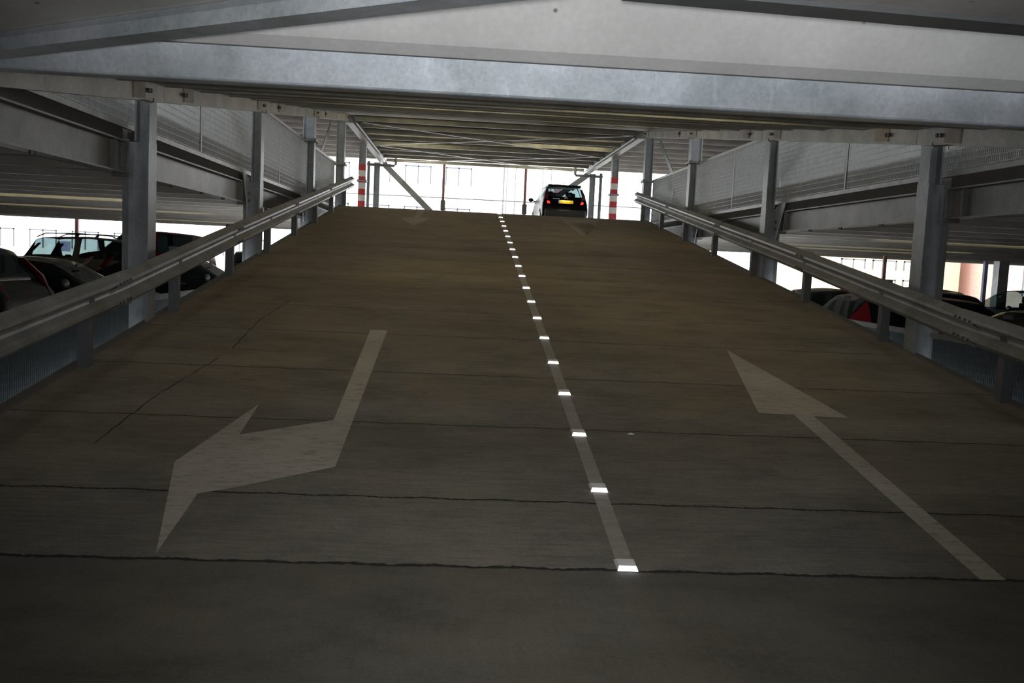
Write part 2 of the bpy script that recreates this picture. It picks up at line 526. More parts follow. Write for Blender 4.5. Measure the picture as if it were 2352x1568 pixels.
struct(b.build('ceiling_ramp', CONC_S), 'sloping concrete underside of the ramp overhead', 'ceiling')

# ------------------------------------------------------------------ overhead steel
def cbeam(y, z, h, x0, x1, m, lip=0.035, w=0.09):
    """cold-formed channel running across the ramp, open side away from the camera"""
    b = MB()
    t = 0.012
    prof = [(0, 0), (w, 0), (w, lip), (w - t, lip), (w - t, t), (t, t), (t, h - t), (w - t, h - t), (w - t, h - lip), (w, h - lip), (w, h), (0, h)]
    b.sweep([(a, c) for a, c in [(q, p) for q, p in prof]], (x1, y, z), (x0, y, z))
    return b
k = 0
ys = [4.47 + 1.306 * i for i in range(16)]
for i, y in enumerate(ys):
    if i == 0:
        b = MB()   # stout front beam, rounded lower edge
        h = 0.165
        pr = [(0, 0.012), (0.004, 0.004), (0.012, 0.0), (0.10, 0.0), (0.10, h), (0.004, h)]
        b.sweep(pr, (XR + 0.05, y, 2.315), (XL - 0.05, y, 2.315))
        o = b.build('cross_beam', GALV)
        tag(o, 'broad bright galvanised beam spanning the picture above the foot of the ramp', 'beam', 'cross beams under the ramp overhead', 'thing')
    else:
        b = cbeam(y, zc(y) + 0.165, 0.14, XL + 0.12, XR - 0.12, GALV_D)
        o = b.build('cross_beam', GALV_D)
        tag(o, '%s weathered steel beam across the ramp ceiling behind the broad bright beam' % ORD[i - 1], 'beam', 'cross beams under the ramp overhead', 'thing')

# beam nearer the camera, seen only by its soffit, whose shade is put into a dark colour, and the inclined brace that meets it
b = MB()
b.bar((0.48, 2.87, 2.377), (XR + 0.1, 3.23, 2.377), 0.12, 0.016)
tag(b.build('soffit_plate', POST), 'steel soffit strip, coloured dark for its shade, crossing the ceiling at the top right', 'beam', None, 'thing')
b = MB()
p0, p1 = Vector((-2.62, 4.42, 2.30)), Vector((0.62, 2.31, 2.30))
d = (p1 - p0).normalized()
# angle section: upright leg facing the camera, flat leg behind it
b.sweep([(0.0, 0.0), (0.0, 0.0), (-0.112, 0.0), (-0.112, 0.012), (-0.014, 0.012), (-0.014, 0.05), (-0.035, 0.075), (-0.025, 0.083), (0.0, 0.05)][1:], p0, p1)
tag(b.build('diagonal_brace', GALV), 'galvanised diagonal brace with white drip marks across the top left of the ceiling', 'brace', None, 'thing')

def bolt_row(b, pts, axis, r=0.022, l=0.03):
    for p in pts:
        b.cyl(p, axis, r, l, 8)

# longitudinal edge beams that carry the ramp overhead, one per bay
for side, X, sg in (('left', XL + 0.1, 1), ('right', XR - 0.1, -1)):
    nodes = [4.6] + CY[1:5]
    for i in range(4):
        ya, yb = nodes[i] + (0.02 if i else 0), nodes[i + 1]
        root = empty('edge_beam', (X, ya, zc(ya)))
        b = MB()
        p0, p1 = Vector((0, 0, 0.15)), Vector((0, yb - ya, zc(yb) - zc(ya) + 0.15))
        h, w = 0.15, 0.06
        t = 0.012
        # channel open towards the outside: web faces the ramp
        pr = [(sg * a, c) for a, c in ((0, -h), (-w * 1.8, -h), (-w * 1.8, -h + t), (-t, -h + t), (-t, h - t), (-w * 1.8, h - t), (-w * 1.8, h), (0, h))]
        b.sweep(pr, p0, p1)
        b.build('channel', GALV_D, root)
        L = yb - ya
        pm_ = bpy.data.materials.get('pale_plate') or plain('pale_plate', (0.42, 0.37, 0.31), 0.6)
        for f, wd in ((0.16, 0.34), (0.86, 0.30)):
            b = MB()
            y = L * f
            z = (zc(yb) - zc(ya)) * f
            b.bar((sg * 0.007, y - wd / 2, z + 0.10 - wd * 0.066), (sg * 0.007, y + wd / 2, z + 0.10 + wd * 0.066), 0.012, 0.15)
            b.build('splice_plate', pm_, root)
        for f in (0.12, 0.9):
            for dy in (0.0, 0.07):
                b = MB()
                b.cyl((sg * 0.022, L * f + dy, (zc(yb) - zc(ya)) * f + 0.10 + dy * 0.14), (1, 0, 0), 0.022, 0.03, 8)
                b.build('bolt', BOLT, root)
        b = MB()
        y, z = L * 0.93, (zc(yb) - zc(ya)) * 0.93
        b.tube([(sg * 0.02, y - 0.28, z - 0.035), (sg * 0.02, y - 0.05, z - 0.02), (sg * 0.02, y, z + 0.0), (sg * 0.02, y, z + 0.03)], 0.008, 8)
        b.build('hook', BOLT, root)
        tag(root, '%s length of the sloping edge beam above the %s side of the ramp' % (ORD[i], side), 'beam', 'sloping edge beams of the ramp overhead', 'thing')

# level beams, cross beams and X bracing beyond the crest
for side, X in (('left', XL + 0.08), ('right', XR - 0.08)):
    root = empty('long_beam', (X, 25.45, 5.0))
    b = MB()
    b.ibeam((0, 0, 0.13), (0, YF - 25.5, 0.13), 0.26, 0.20, 0.018)
    b.build('girder', GALV_C, root)
    b = MB()
    b.tube([(0.15 if side == 'left' else -0.15, 0.3, 0.05), (0.15 if side == 'left' else -0.15, 11.0, 0.05)], 0.025)
    b.build('conduit', GALV, root)
    tag(root, 'level steel beam beyond the crest on the %s' % side, 'beam', 'level beams beyond the crest', 'thing')
for i, y in enumerate([25.62, 26.9, 28.2, 29.5, 31.2, 32.5, 33.8, 35.1, 36.5]):
    b = cbeam(y, 5.09, 0.12, XL + 0.2, XR - 0.2, GALV_D)
    tag(b.build('cross_beam', GALV_D), '%s level beam across the ceiling beyond the crest counted from the ramp' % ORD[i], 'beam', 'cross beams beyond the crest', 'thing')
for i, (ya, yb) in enumerate(((25.6, 30.9), (31.0, 36.5))):
    for j, (xa, xb) in enumerate(((XL + 0.42, XR - 0.42), (XR - 0.42, XL + 0.42))):
        b = MB()
        b.bar((xa, ya, 5.045 + 0.02 * j), (xb, yb, 5.045 + 0.02 * j), 0.13, 0.012)
        tag(b.build('ceiling_brace', GALV_C), 'flat diagonal ceiling brace rising to the far %s in the %s bay' % ('right' if j == 0 else 'left', 'nearer' if i == 0 else 'farther'), 'brace', 'crossed flat braces under the far ceiling', 'thing')

# ------------------------------------------------------------------ columns
def column(side, i, y):
    sg = 1 if side == 'left' else -1            # the ramp lies towards +sg
    X = XL if side == 'left' else XR
    zt = zc(y) + 0.02 if y < 25.3 else 5.0
    zb = ZS if y < 26 else ZD
    thick = 0.30 if i < 5 else 0.24
    root = empty('steel_column', (X, y, zb))
    H = zt - zb
    d, w = (0.26, 0.25) if i < 4 else (0.22, 0.24)
    zs = (3.86 if side == 'left' else 3.83) - zb
    lifts = [(0, H, d, 'shaft')]
    if i < 4:
        zk = 2.56 - zb
        lifts = [(0, zk, d, 'shaft'), (zk, min(zs, H), 0.15, 'upper_shaft')]
        if zs < H - 0.05:
            lifts.append((zs, H, 0.24, 'head_shaft'))
    for za, zb2, dd, nm in lifts:
        b = MB()
        b.ibeam((-sg * dd / 2, 0, za), (-sg * dd / 2, 0, zb2), dd, w if nm != 'upper_shaft' else 0.22, 0.022, 0.016, (1, 0, 0))
        b.build(nm, GALV if nm == 'head_shaft' else GALV_C, root)
    xo = -sg * d / 2
    if 1 <= i <= 5 and zs < H:
        b = MB()
        b.box((xo - d / 2 - 0.05 if i > 3 or sg < 0 else -0.215, -w / 2 - 0.05, zs - 0.02), (xo + d / 2 + 0.05 if i > 3 or sg > 0 else 0.215, w / 2 + 0.05, zs + 0.02))
        b.build('splice_plate', GALV_C, root)
        for sx in (-1, 1):
            for s2 in (-1, 1):
                b = MB()
                b.cyl((xo + sx * (d / 2 + 0.02) if i > 3 or sx == sg else -sg * 0.19, s2 * 0.15, zs), (0, 0, 1), 0.016, 0.09, 8)
                b.build('bolt', BOLT, root)
    if i == 5:
        # painted warning bands, alternate red and white
        for kk in range(8):
            zt2 = 4.4 - zb - 0.2 * kk
            if zt2 - 0.2 < 0:
                break
            b = MB()
            e = 0.004
            b.box((xo - d / 2 - e, -w / 2 - e, zt2 - 0.2), (xo + d / 2 + e, w / 2 + e, zt2))
            o = b.build('warning_band', RED if kk % 2 == 0 else WHITE, root)
            o['label'] = 'red painted band' if kk % 2 == 0 else 'white painted band'
    names = {1: 'nearest', 2: 'second', 3: 'third', 4: 'fourth'}
    if i <= 4:
        lab = '%s galvanised H column along the %s edge of the ramp, at the %s guard rail' % (names.get(i, 'unseen'), side, side)
    elif i == 5:
        lab = 'grey column with red and white bands on the %s beyond the crest' % side
    else:
        lab = 'farthest grey column on the %s at the open facade' % side
    tag(root, lab, 'column', 'steel columns along the ramp', 'thing')
    return root
for side in ('left', 'right'):
    for i, y in enumerate(CY):
        if i:
            column(side, i, y)

# slanting braces behind the mesh, drain pipes at the facade
def brace(name, p0, p1, w, label, m=None):
    b = MB()
    b.bar(p0, p1, 0.02 if name != 'facade_brace' else w, w if name != 'facade_brace' else 0.06)
    tag(b.build(name, m or GALV_C), label, 'brace', 'slanting steel braces', 'thing')
for side, X in (('left', XL - 0.48), ('right', XR + 0.48)):
    brace('slanting_brace', (X, 15.5, 2.75), (X, 10.0, 5.05), 0.14, 'slanting brace seen through the mesh before the second column on the %s' % side, GALV_D)
    X2 = XL - 0.37 if side == 'left' else XR + 0.37
    brace('slanting_brace', (X2, 25.2, 4.9), (X2, 21.4, 2.74), 0.15, 'slanting brace from the top of the fourth column on the %s' % side)
bl = MB()
bl.bar((-3.1, YF - 0.3, 5.0), (-0.55, YF - 0.3, 2.62), 0.22, 0.06, (0, 1, 0))
tag(bl.build('facade_brace', GALV_C), 'broad diagonal brace of the open facade left of the driving car', 'brace', 'slanting steel braces', 'thing')
bl = MB()
bl.bar((5.0, YF - 0.3, 5.0), (3.2, YF - 0.3, 3.6), 0.22, 0.06, (0, 1, 0))
tag(bl.build('facade_brace', GALV_C), 'broad diagonal brace of the open facade above the driving car', 'brace', 'slanting steel braces', 'thing')
for side, X, sg in (('left', XL - 0.42, 1), ('right', XR + 0.42, -1)):
    root = empty('drain_pipe', (X, 36.0, ZD))
    b = MB()
    b.tube([(0, 0, 0), (0, 0, 2.25)], 0.06)
    b.build('downpipe', POST, root)
    b = MB()
    b.tube([(0, -0.22, 2.1), (sg * 1.0, -0.22, 2.1), (sg * 1.05, -0.22, 2.15), (sg * 1.05, -0.22, 2.24 + 0.2)], 0.05)
    b.tube([(0, 0, 2.1), (0, -0.22, 2.1)], 0.05)
    b.build('elbow_pipe', POST, root)
    tag(root, 'grey drain pipe beside the farthest column on the %s' % side, 'pipe', 'drain pipes at the far columns', 'thing')

# ------------------------------------------------------------------ side deck edge beams, gussets, mesh panels
def grating(b, y0, y1, z0, z1, x, pv=0.034, ph=0.075, d=0.011, tv=0.004, th=0.007):
    y = y0 + pv / 2
    while y < y1:
        b.box((x - d / 2, y - tv / 2, z0), (x + d / 2, y + tv / 2, z1))
        y += pv
    z = z0 + ph / 2
    while z < z1:
        b.box((x - 0.004, y0, z - th / 2), (x + 0.004, y1, z + th / 2))
        z += ph

for side, X, sg in (('left', XL - 0.27, 1), ('right', XR + 0.27, -1)):
    dz = 0.0 if side == 'left' else -0.04
    nodes = [2.2] + CY[1:5]
    pz = 0.155
    for i in range(4):
        ya, yb = nodes[i] + 0.16, nodes[i + 1] - 0.16
        root = empty('deck_beam', (X, ya, 2.22 + dz))
        b = MB()
        b.ibeam((0, 0, 0.165), (0, yb - ya, 0.165), 0.33, 0.16, 0.016)
        b.build('girder', GALV_B, root)
        L = yb - ya
        b = MB()
        b.box((-0.075, L - 0.30, 0.02), (0.075, L - 0.285, 0.31))
        b.build('stiffener', GALV_B, root)
        b = MB()
        b.box((-0.085, L, -0.03), (0.085, L + 0.02, 0.35))
        b.build('end_plate', GALV_B, root)
        for yy in (L * 0.25, L * 0.5, L * 0.72):
            b = MB()
            b.cyl((sg * 0.05, yy, -0.012), (0, 0, 1), 0.03, 0.03, 8)
            b.build('bolt', BOLT, root)
        b = MB()
        b.box((-0.05, 0.02, 0.332), (0.03, L - 0.02, 0.458))  # dark strip added as the shaded gap below the mesh panel
        b.build('gap_shade_strip', DARKS, root)
        tag(root, '%s length of deck edge beam on the %s, counted from the camera' % (ORD[i], side), 'beam', 'edge beams of the side decks', 'thing')
        # mesh panel on the deck edge
        root = empty('mesh_panel', (X + sg * 0.02, ya - pz, 2.70 + dz))
        L += 2 * pz if i < 3 else pz + 0.03
        b = MB()
        if i == 0:
            grating(b, 2.6, L, 0.02, 1.17, 0)
        else:
            grating(b, 0.0, L, 0.02, 1.17, 0)
        b.build('grating', GRATE, root)
        b = MB()
        b.box((-0.012, 0.0, 1.16), (0.025, L, 1.21))
        b.build('top_rail', GRATE, root)
        b = MB()
        b.box((-0.025, 0.0, -0.02), (0.025, L, 0.035))
        b.build('bottom_rail', GALV_R, root)
        b = MB()
        b.box((-sg * 0.05 - 0.01, 0.0, 0.03), (-sg * 0.05 + 0.01, L, 0.27))
        b.build('kick_plate', GALV_D, root)
        b = MB()
        for yy in ((L / 2,) if i else (L / 2, )):
            b.box((-0.016, yy - 0.016, 0.0), (0.016, yy + 0.016, 1.19))
        b.build('stile', GRATE, root)
        tag(root, '%s mesh balustrade panel on the %s upper deck edge, counted from the camera' % (ORD[i], side), 'panel', 'mesh panels on the upper deck edges', 'thing')
    # gusset brackets at the columns
    for i in (2, 3):
        y = CY[i] - 0.14
        root = empty('gusset_bracket', (X + sg * 0.10, y, 2.2 + dz))
        b = MB()
        b.poly([(q, yy, z) for q in (-0.008, 0.008) for yy, z in ((0.0, -0.08), (0.0, 0.42), (-0.42, 0.48), (-0.06, -0.08))], [(0, 1, 2, 3), (7, 6, 5, 4), (0, 4, 5, 1), (1, 5, 6, 2), (2, 6, 7, 3), (3, 7, 4, 0)])
        b.build('gusset_plate', GALV, root)
        b = MB()
        b.cyl((sg * 0.016, -0.07, 0.06), (1, 0, 0), 0.022, 0.03, 8)
        b.build('bolt', BOLT, root)
        b = MB()
        b.cyl((sg * 0.016, -0.07, 0.18), (1, 0, 0), 0.022, 0.03, 8)
        b.build('bolt', BOLT, root)
        tag(root, 'pointed bolted gusset plate at the %s column on the %s' % ({2: 'second', 3: 'third'}[i], side), 'bracket', 'gusset brackets at the columns', 'thing')
    # lower mesh panels beside the ramp foot
    for j, (ya, yb) in enumerate(((4.6, 9.6), (9.95, 14.4))):
        Xl = X + sg * 0.10
        root = empty('mesh_panel', (Xl, ya, ZS))
        b = MB()
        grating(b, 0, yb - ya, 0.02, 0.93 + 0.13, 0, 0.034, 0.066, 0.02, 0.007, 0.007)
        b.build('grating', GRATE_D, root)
        b = MB()
        b.box((-0.025, -0.02, 1.05), (0.025, yb - ya + 0.02, 1.105))
        b.build('top_rail', GALV_R, root)
        b = MB()
        b.box((-0.02, -0.02, 0.0), (0.02, yb - ya + 0.02, 0.04))
        b.build('bottom_rail', GALV_R, root)
        tag(root, 'low mesh panel beside the ramp on the %s, %s' % (side, 'in front of the nearest column' if j == 0 else 'just behind the nearest column'), 'panel', 'low mesh panels beside the ramp', 'thing')

# ------------------------------------------------------------------ guard rails
W_PROF = [(0.0, -0.155), (0.012, -0.150), (0.050, -0.118), (0.078, -0.100), (0.080, -0.070), (0.050, -0.048), (0.006, -0.022), (0.0, 0.0)]
W_PROF = W_PROF + [(a, -c) for a, c in W_PROF[-2::-1]]
for side, X, sg in (('left', XL + 0.12, 1), ('right', XR - 0.10, -1)):
    root = empty('guard_rail', (X, 4.9, 0))
    ye = 25.9 if side == 'left' else 25.5
    nodes = [2.9, 8.4, 12.7, 17.0, 21.3, ye]
    def zrail(y):
        return max(0, y - Y0) * SL * 0.985 + 0.59 - 0.017 * max(0.0, 9.8 - y)
    for i in range(5):
        b = MB()
        t = 0.006
        pr = [(sg * (a + 0.02 + (0.004 if i % 2 else 0)), c) for a, c in W_PROF]
        pr2 = pr + [(a - sg * t, c) for a, c in pr[::-1]]
        ya, yb = nodes[i] - 0.15, nodes[i + 1] + 0.15
        if i == 4:
            yb = ye
        b.sweep(pr2, (0, ya - 4.9, zrail(ya)), (0, yb - 4.9, zrail(yb)))
        b.build('rail_beam', GALV_R, root, smooth=False)
        if i:
            for dy in (-0.12, -0.04, 0.05, 0.13):
                for cz in (-0.085, 0.085):
                    b = MB()
                    b.cyl((sg * 0.105, nodes[i] - 4.9 + dy, zrail(nodes[i] + dy) + cz), (1, 0, 0), 0.014, 0.02, 8)
                    b.build('bolt', BOLT, root)
    y = 5.42
    for i in range(9):
        yy = y + 2.43 * i
        if yy > ye:
            yy = ye - 0.15
        b = MB()
        zt = zrail(yy) + 0.14
        # sigma-shaped post: folded channel
        b.sweep([(-0.05, 0.0), (0.05, 0.0), (0.05, -0.10), (0.04, -0.10), (0.04, -0.012), (-0.04, -0.012), (-0.04, -0.10), (-0.05, -0.10)],
                (-sg * 0.05, yy - 4.9, zr(yy) - 0.12), (-sg * 0.05, yy - 4.9, zt), (0, -1, 0))
        b.build('post', POST, root)
        b = MB()
        b.box((-0.03, yy - 4.9 - 0.05, zrail(yy) - 0.05), (0.03, yy - 4.9 + 0.05, zrail(yy) + 0.05))
        b.build('spacer', BOLT, root)
    tag(root, 'corrugated steel guard rail climbing the %s side of the ramp' % side, 'guard rail', None, 'thing')

# ------------------------------------------------------------------ road paint
def decal(name, pts, m, label, cat='road marking', dz=0.003, group='painted arrows on the ramp'):
    b = MB()
    # slice along the ramp so the paint follows the slope break
    v = [on_ramp(x, max(y, Y0 + 0.003), dz) for x, y in pts]
    t = [Vector((a.x, a.y, a.z - 0.0015)) for a in v]
    n = len(v)
    b.poly(v, [tuple(range(n))])
    bmesh.ops.triangulate(b.bm, faces=b.bm.faces[:])
    o = b.build(name, m)
    tag(o, label, cat, group, 'thing')
    return o
decal('painted_arrow', [(-0.91, 9.77), (-0.73, 9.78), (-0.73, 5.76), (-1.26, 5.38), (-1.45, 5.27), (-1.44, 4.51), (-1.73, 5.76), (-1.48, 7.02), (-1.46, 6.31), (-0.87, 6.7)],
      PAINT, 'large worn white turn arrow on the left lane near the ramp foot')
decal('painted_arrow', [(2.88, 9.52), (3.24, 7.22), (2.95, 7.23), (2.91, 4.45), (2.77, 4.45), (2.79, 7.25), (2.5, 7.27)],
      PAINT, 'large worn white straight arrow on the right lane near the ramp foot')
decal('painted_arrow', [(-1.43, 22.1), (-1.12, 22.35), (-1.13, 24.6), (-0.95, 24.6), (-0.98, 22.35), (-0.71, 22.4), (-1.04, 20.4)], PAINT_F, 'faded arrow pointing down the left lane near the crest')
decal('painted_arrow', [(2.67, 20.1), (2.78, 20.15), (2.76, 22.8), (3.20, 23.0), (3.32, 22.5), (3.57, 23.75), (3.31, 24.6), (3.22, 23.85), (2.58, 23.8)], PAINT_F, 'faded turn arrow on the right lane near the crest')
for i in range(19):
    b = MB()
    ya, yb = 4.50 + 1.0495 * i + 0.08, 4.50 + 1.0495 * (i + 1) - 0.06
    def xc(y):
        return 0.918 + (y - 4.5) * 0.0052
    b.poly([on_ramp(xc(ya) - 0.045, ya, 0.003), on_ramp(xc(ya) + 0.045, ya, 0.003), on_ramp(xc(yb) + 0.045, yb, 0.003), on_ramp(xc(yb) - 0.045, yb, 0.003)], [(0, 1, 2, 3)])
    tag(b.build('centre_line', LINE), 'worn pale centre line dash just above the %s road stud from the ramp foot' % ORD[i], 'road marking', 'dashes of the centre line', 'thing')
# lit road studs
slope_a = math.atan(SL)
def stud():
    root = empty('road_stud')
    w, l, h = 0.055, 0.068, 0.022
    b = MB()
    b.poly([(-w, -l, 0), (w, -l, 0), (w, l, 0), (-w, l, 0), (-w * 0.82, -l * 0.66, h), (w * 0.82, -l * 0.66, h), (w * 0.82, l * 0.45, h), (-w * 0.82, l * 0.45, h)],
           [(3, 2, 1, 0), (4, 5, 6, 7), (0, 1, 5, 4), (1, 2, 6, 5), (2, 3, 7, 6), (3, 0, 4, 7)])
    b.build('housing', STUD, root, bevel=0.003)
    b = MB()
    ins = 0.08
    b.poly([(-w * 0.95, -l - 0.002, 0.003), (w * 0.95, -l - 0.002, 0.003), (w * 0.80, -l * 0.68 - 0.003, h - 0.001), (-w * 0.80, -l * 0.68 - 0.003, h - 0.001),
            (-w * 0.95, -l + 0.004, 0.001), (w * 0.95, -l + 0.004, 0.001), (w * 0.80, -l * 0.68 + 0.003, h - 0.004), (-w * 0.80, -l * 0.68 + 0.003, h - 0.004)],
           [(0, 1, 2, 3), (7, 6, 5, 4), (0, 4, 5, 1), (1, 5, 6, 2), (2, 6, 7, 3), (3, 7, 4, 0)])
    b.build('lens', LENS, root)
    return root
s0 = stud()
def copy_tree(o, parent=None):
    c = o.copy()
    COL.objects.link(c)
    if parent:
        c.parent = parent
    for ch in list(o.children):
        copy_tree(ch, c)
    return c
for i in range(20):
    o = s0 if i == 0 else copy_tree(s0)
    y = 4.50 + 1.0495 * i
    if i == 0:
        y += 0.02
    o.location = on_ramp(0.918 + (y - 4.5) * 0.0052, y, 0.001)
    o.rotation_euler = (slope_a, 0, 0)
    tag(o, 'glowing white road stud, %s up the centre line from the ramp foot' % ORD[i], 'road stud', 'road studs on the centre line', 'thing')
# a crumpled scrap lying on the right lane
b = MB()
for k in range(1):
    c = on_ramp(1.32 + 0.012 * k, 6.60 - 0.09 * k, 0.006)
    b.poly([c + Vector((-0.025, -0.012, 0)), c + Vector((0.022, -0.014, 0)), c + Vector((0.028, 0.012, 0.004)), c + Vector((-0.02, 0.015, 0.003)), c + Vector((0, 0, 0.012))],
           [(0, 1, 4), (1, 2, 4), (2, 3, 4), (3, 0, 4), (3, 2, 1, 0)])
tag(b.build('litter_scrap', WHITE), 'tiny white scrap lying on the right lane of the ramp', 'litter', None, 'thing')

# ------------------------------------------------------------------ open facade
for i, x in enumerate((-0.73, 2.52)):
    root = empty('facade_post', (x, YF, ZD))
    b = MB()
    b.box((-0.05, -0.05, 0), (0.05, 0.05, 2.45))
    b.build('shaft', POST_R, root)
    b = MB()
    b.box((-0.09, -0.07, 0.55), (0.09, 0.07, 0.95))
    b.build('rail_clamp', POST, root)
    tag(root, 'slim reddish post of the far facade, %s of the driving car' % ('well left' if i == 0 else 'just left'), 'post', 'slim posts of the open facade', 'thing')
root = empty('facade_fence', (0, YF + 0.13, ZD))
b = MB()
b.tube([(-24, 0, 1.05), (28, 0, 1.05)], 0.02, 8)
b.build('hand_rail', RAILM, root)
b = MB()
for k in range(0, 416):
    x = -24 + k * 0.125
    b.box((x - 0.004, -0.004, 0.0), (x + 0.004, 0.004, 1.03))
for k in range(6):
    b.box((-24, -0.004, 0.12 + k * 0.15), (28, 0.004, 0.128 + k * 0.15))
b.build('wire_mesh', RAILM, root)
tag(root, 'thin wire mesh fence along the far edge of the upper deck', 'fence', None, 'thing')
for i, (x, y, w, z1, m, lab) in enumerate(((-14.9, YF, 0.06, 2.3, POST_R, 'thin red post in the daylight above the estate car on the left'),
                                          (14.25, 30.0, 0.05, 2.3, POST_R, 'thin dark red post in the daylight before the nearest right column'),
                                          (18.35, 31.0, 0.06, 2.25, plain('blue_post', (0.25, 0.25, 0.5), 0.5), 'slim bluish post in the daylight right of the nearest right column'),
                                          (18.0, 29.5, 0.17, 2.25, GALV_C, 'thick grey post standing behind the black hatchback on the right'))):
    b = MB()
    b.box((-w, -w, 0), (w, w, z1 - ZS))
    tag(b.build('facade_post', m, loc=(x, y, ZS)), lab, 'post', 'posts of the lower storey', 'thing')

# ------------------------------------------------------------------ buildings outside
PALE = plain('pale_render', (0.85, 0.84, 0.83), 0.8)
FRAME = plain('window_frame_grey', (0.10, 0.105, 0.12), 0.5)
PANE = plain('window_pane', (0.80, 0.82, 0.86), 0.15)
LILAC = plain('lilac_panel', (0.22, 0.22, 0.36), 0.6)
ORANGE = plain('orange_brick', (0.72, 0.50, 0.30), 0.8, var=0.2)
BRICK = plain('red_brick', (0.62, 0.42, 0.36), 0.8, var=0.2)
def block(name, x0, x1, y, z1, wallm, panem, wx, wz, sx, sz, label, panels=False, depth=10, z0=-1.0):
    root = empty(name, (x0, y, z0))
    b = MB()
    b.box((0, 0, 0), (x1 - x0, depth, z1 - z0))
    b.build('wall', wallm, root)
    x = 1.2
    k = 0
    while x + wx < x1 - x0 - 0.5:
        z = 1.6
        while z + wz < z1 - z0 - 0.4:
            b = MB()
            t = 0.10
            b.box((x, -0.06, z), (x + t, 0.0, z + wz))
            b.box((x + wx - t, -0.06, z), (x + wx, 0.0, z + wz))
            b.box((x, -0.06, z + wz - t), (x + wx, 0.0, z + wz))
            b.box((x + wx / 2 - t / 2, -0.06, z), (x + wx / 2 + t / 2, 0.0, z + wz))
            f = b.build('window', FRAME, root)
            b = MB()
            b.box((x + t, -0.02, z), (x + wx - t, -0.005, z + wz - t))
            b.build('pane', panem, f)
            if panels and k % 3 == 1:
                b = MB()
                b.box((x + wx + 0.15, -0.04, z - 0.2), (x + wx + 1.1, -0.01, z + 0.6))
                b.build('spandrel', LILAC, root)
            z += sz
        x += sx
        k += 1
    tag(root, label, 'building', None, 'thing')
block('apartment_building', -40, 3.0, 78, 16.0, PALE, PANE, 2.2, 1.5, 3.4, 3.4, 'overexposed pale apartment block seen through the open facade beyond the crest', True)
block('brick_building', 26, 36, 64, 7.0, ORANGE, plain('cream_blind', (0.80, 0.72, 0.50), 0.6), 1.8, 0.7, 2.3, 1.35, 'orange brick building seen left of the nearest right column')
block('shop_building', 37, 60, 60, 9.0, BRICK, PANE, 3.4, 2.2, 5.0, 3.4, 'pale brick building seen at the far right over the silver car')
# slim tower with red panels beside the apartment block
root = empty('stair_tower', (3.6, 76, -1))
b = MB()
b.box((0, 0, 0), (4.6, 6, 17))
b.build('wall', PALE, root)
b = MB()
for x in (0.05, 0.75, 1.6, 3.0, 3.7):
    b.box((x, -0.05, 0), (x + 0.06, 0, 17))
b.build('glazing_bar', FRAME, root)
for k in range(5):
    b = MB()
    b.box((4.0, -0.06, 2.6 + k * 2.6), (4.6, -0.005, 4.4 + k * 2.6))
    b.build('red_panel', plain('pink_red_panel', (0.45, 0.20, 0.24), 0.6) if k == 0 else bpy.data.materials['pink_red_panel'], root)
tag(root, 'pale stair tower with faint red panels just left of the driving car', 'building', None, 'thing')

#CARS#
# ------------------------------------------------------------------ cars
def paint(name, c):
    m, N, L, P = mat(name)
    n = noise_tex(N, L, 3.0)
    r = ramp_node(N, L, n.outputs['Fac'], [(0.3, tuple(x * 0.95 for x in c)), (0.7, c)])
    L.new(r.outputs['Color'], P.inputs['Base Color'])
    P.inputs['Roughness'].default_value = 0.3
    P.inputs['Coat Weight'].default_value = 0.05
    P.inputs['Specular IOR Level'].default_value = 0.07
    P.inputs['Coat Roughness'].default_value = 0.04
    return m
BLACKP = paint('black_car_paint', (0.004, 0.004, 0.0045))
GREENP = paint('dark_green_car_paint', (0.010, 0.018, 0.014))
REDP = paint('red_car_paint', (0.16, 0.012, 0.014))
DKREDP = paint('dark_red_car_paint', (0.10, 0.008, 0.012))
OLIVEP = paint('olive_grey_car_paint', (0.085, 0.078, 0.060))
SILVERP = paint('silver_blue_car_paint', (0.14, 0.18, 0.24))
GLASSM = glass('car_glass', (0.02, 0.028, 0.028), 0.03, 0.72)
GLASSD = glass('dark_car_glass', (0.006, 0.010, 0.009), 0.05, 0.22)
TRIM = plain('black_trim', (0.018, 0.018, 0.019), 0.5)
TYRE = plain('tyre_rubber', (0.015, 0.015, 0.015), 0.85)
RIM = plain('wheel_rim', (0.45, 0.46, 0.48), 0.3, 0.7)
LAMP_R = plain('tail_lamp_red', (0.06, 0.004, 0.006), 0.2, coat=0.2)
LAMP_D = plain('tail_lamp_dark_red', (0.10, 0.008, 0.02), 0.2, coat=0.5)
LAMP_ON = plain('lit_tail_lamp', (0.9, 0.06, 0.04), 0.3, emit=(1.0, 0.05, 0.03), estr=1.6)
LAMP_G = plain('tail_lamp_grey', (0.035, 0.034, 0.03), 0.6)
HEADL = plain('headlamp', (0.09, 0.095, 0.10), 0.15, coat=0.5)
YELLOW = plain('plate_yellow', (0.82, 0.50, 0.02), 0.45)
BLUE = plain('plate_blue', (0.20, 0.35, 0.75), 0.45)
SEAT = plain('seat_cloth', (0.02, 0.02, 0.022), 0.9)
CHROME = plain('chrome', (0.75, 0.75, 0.75), 0.15, 0.9)

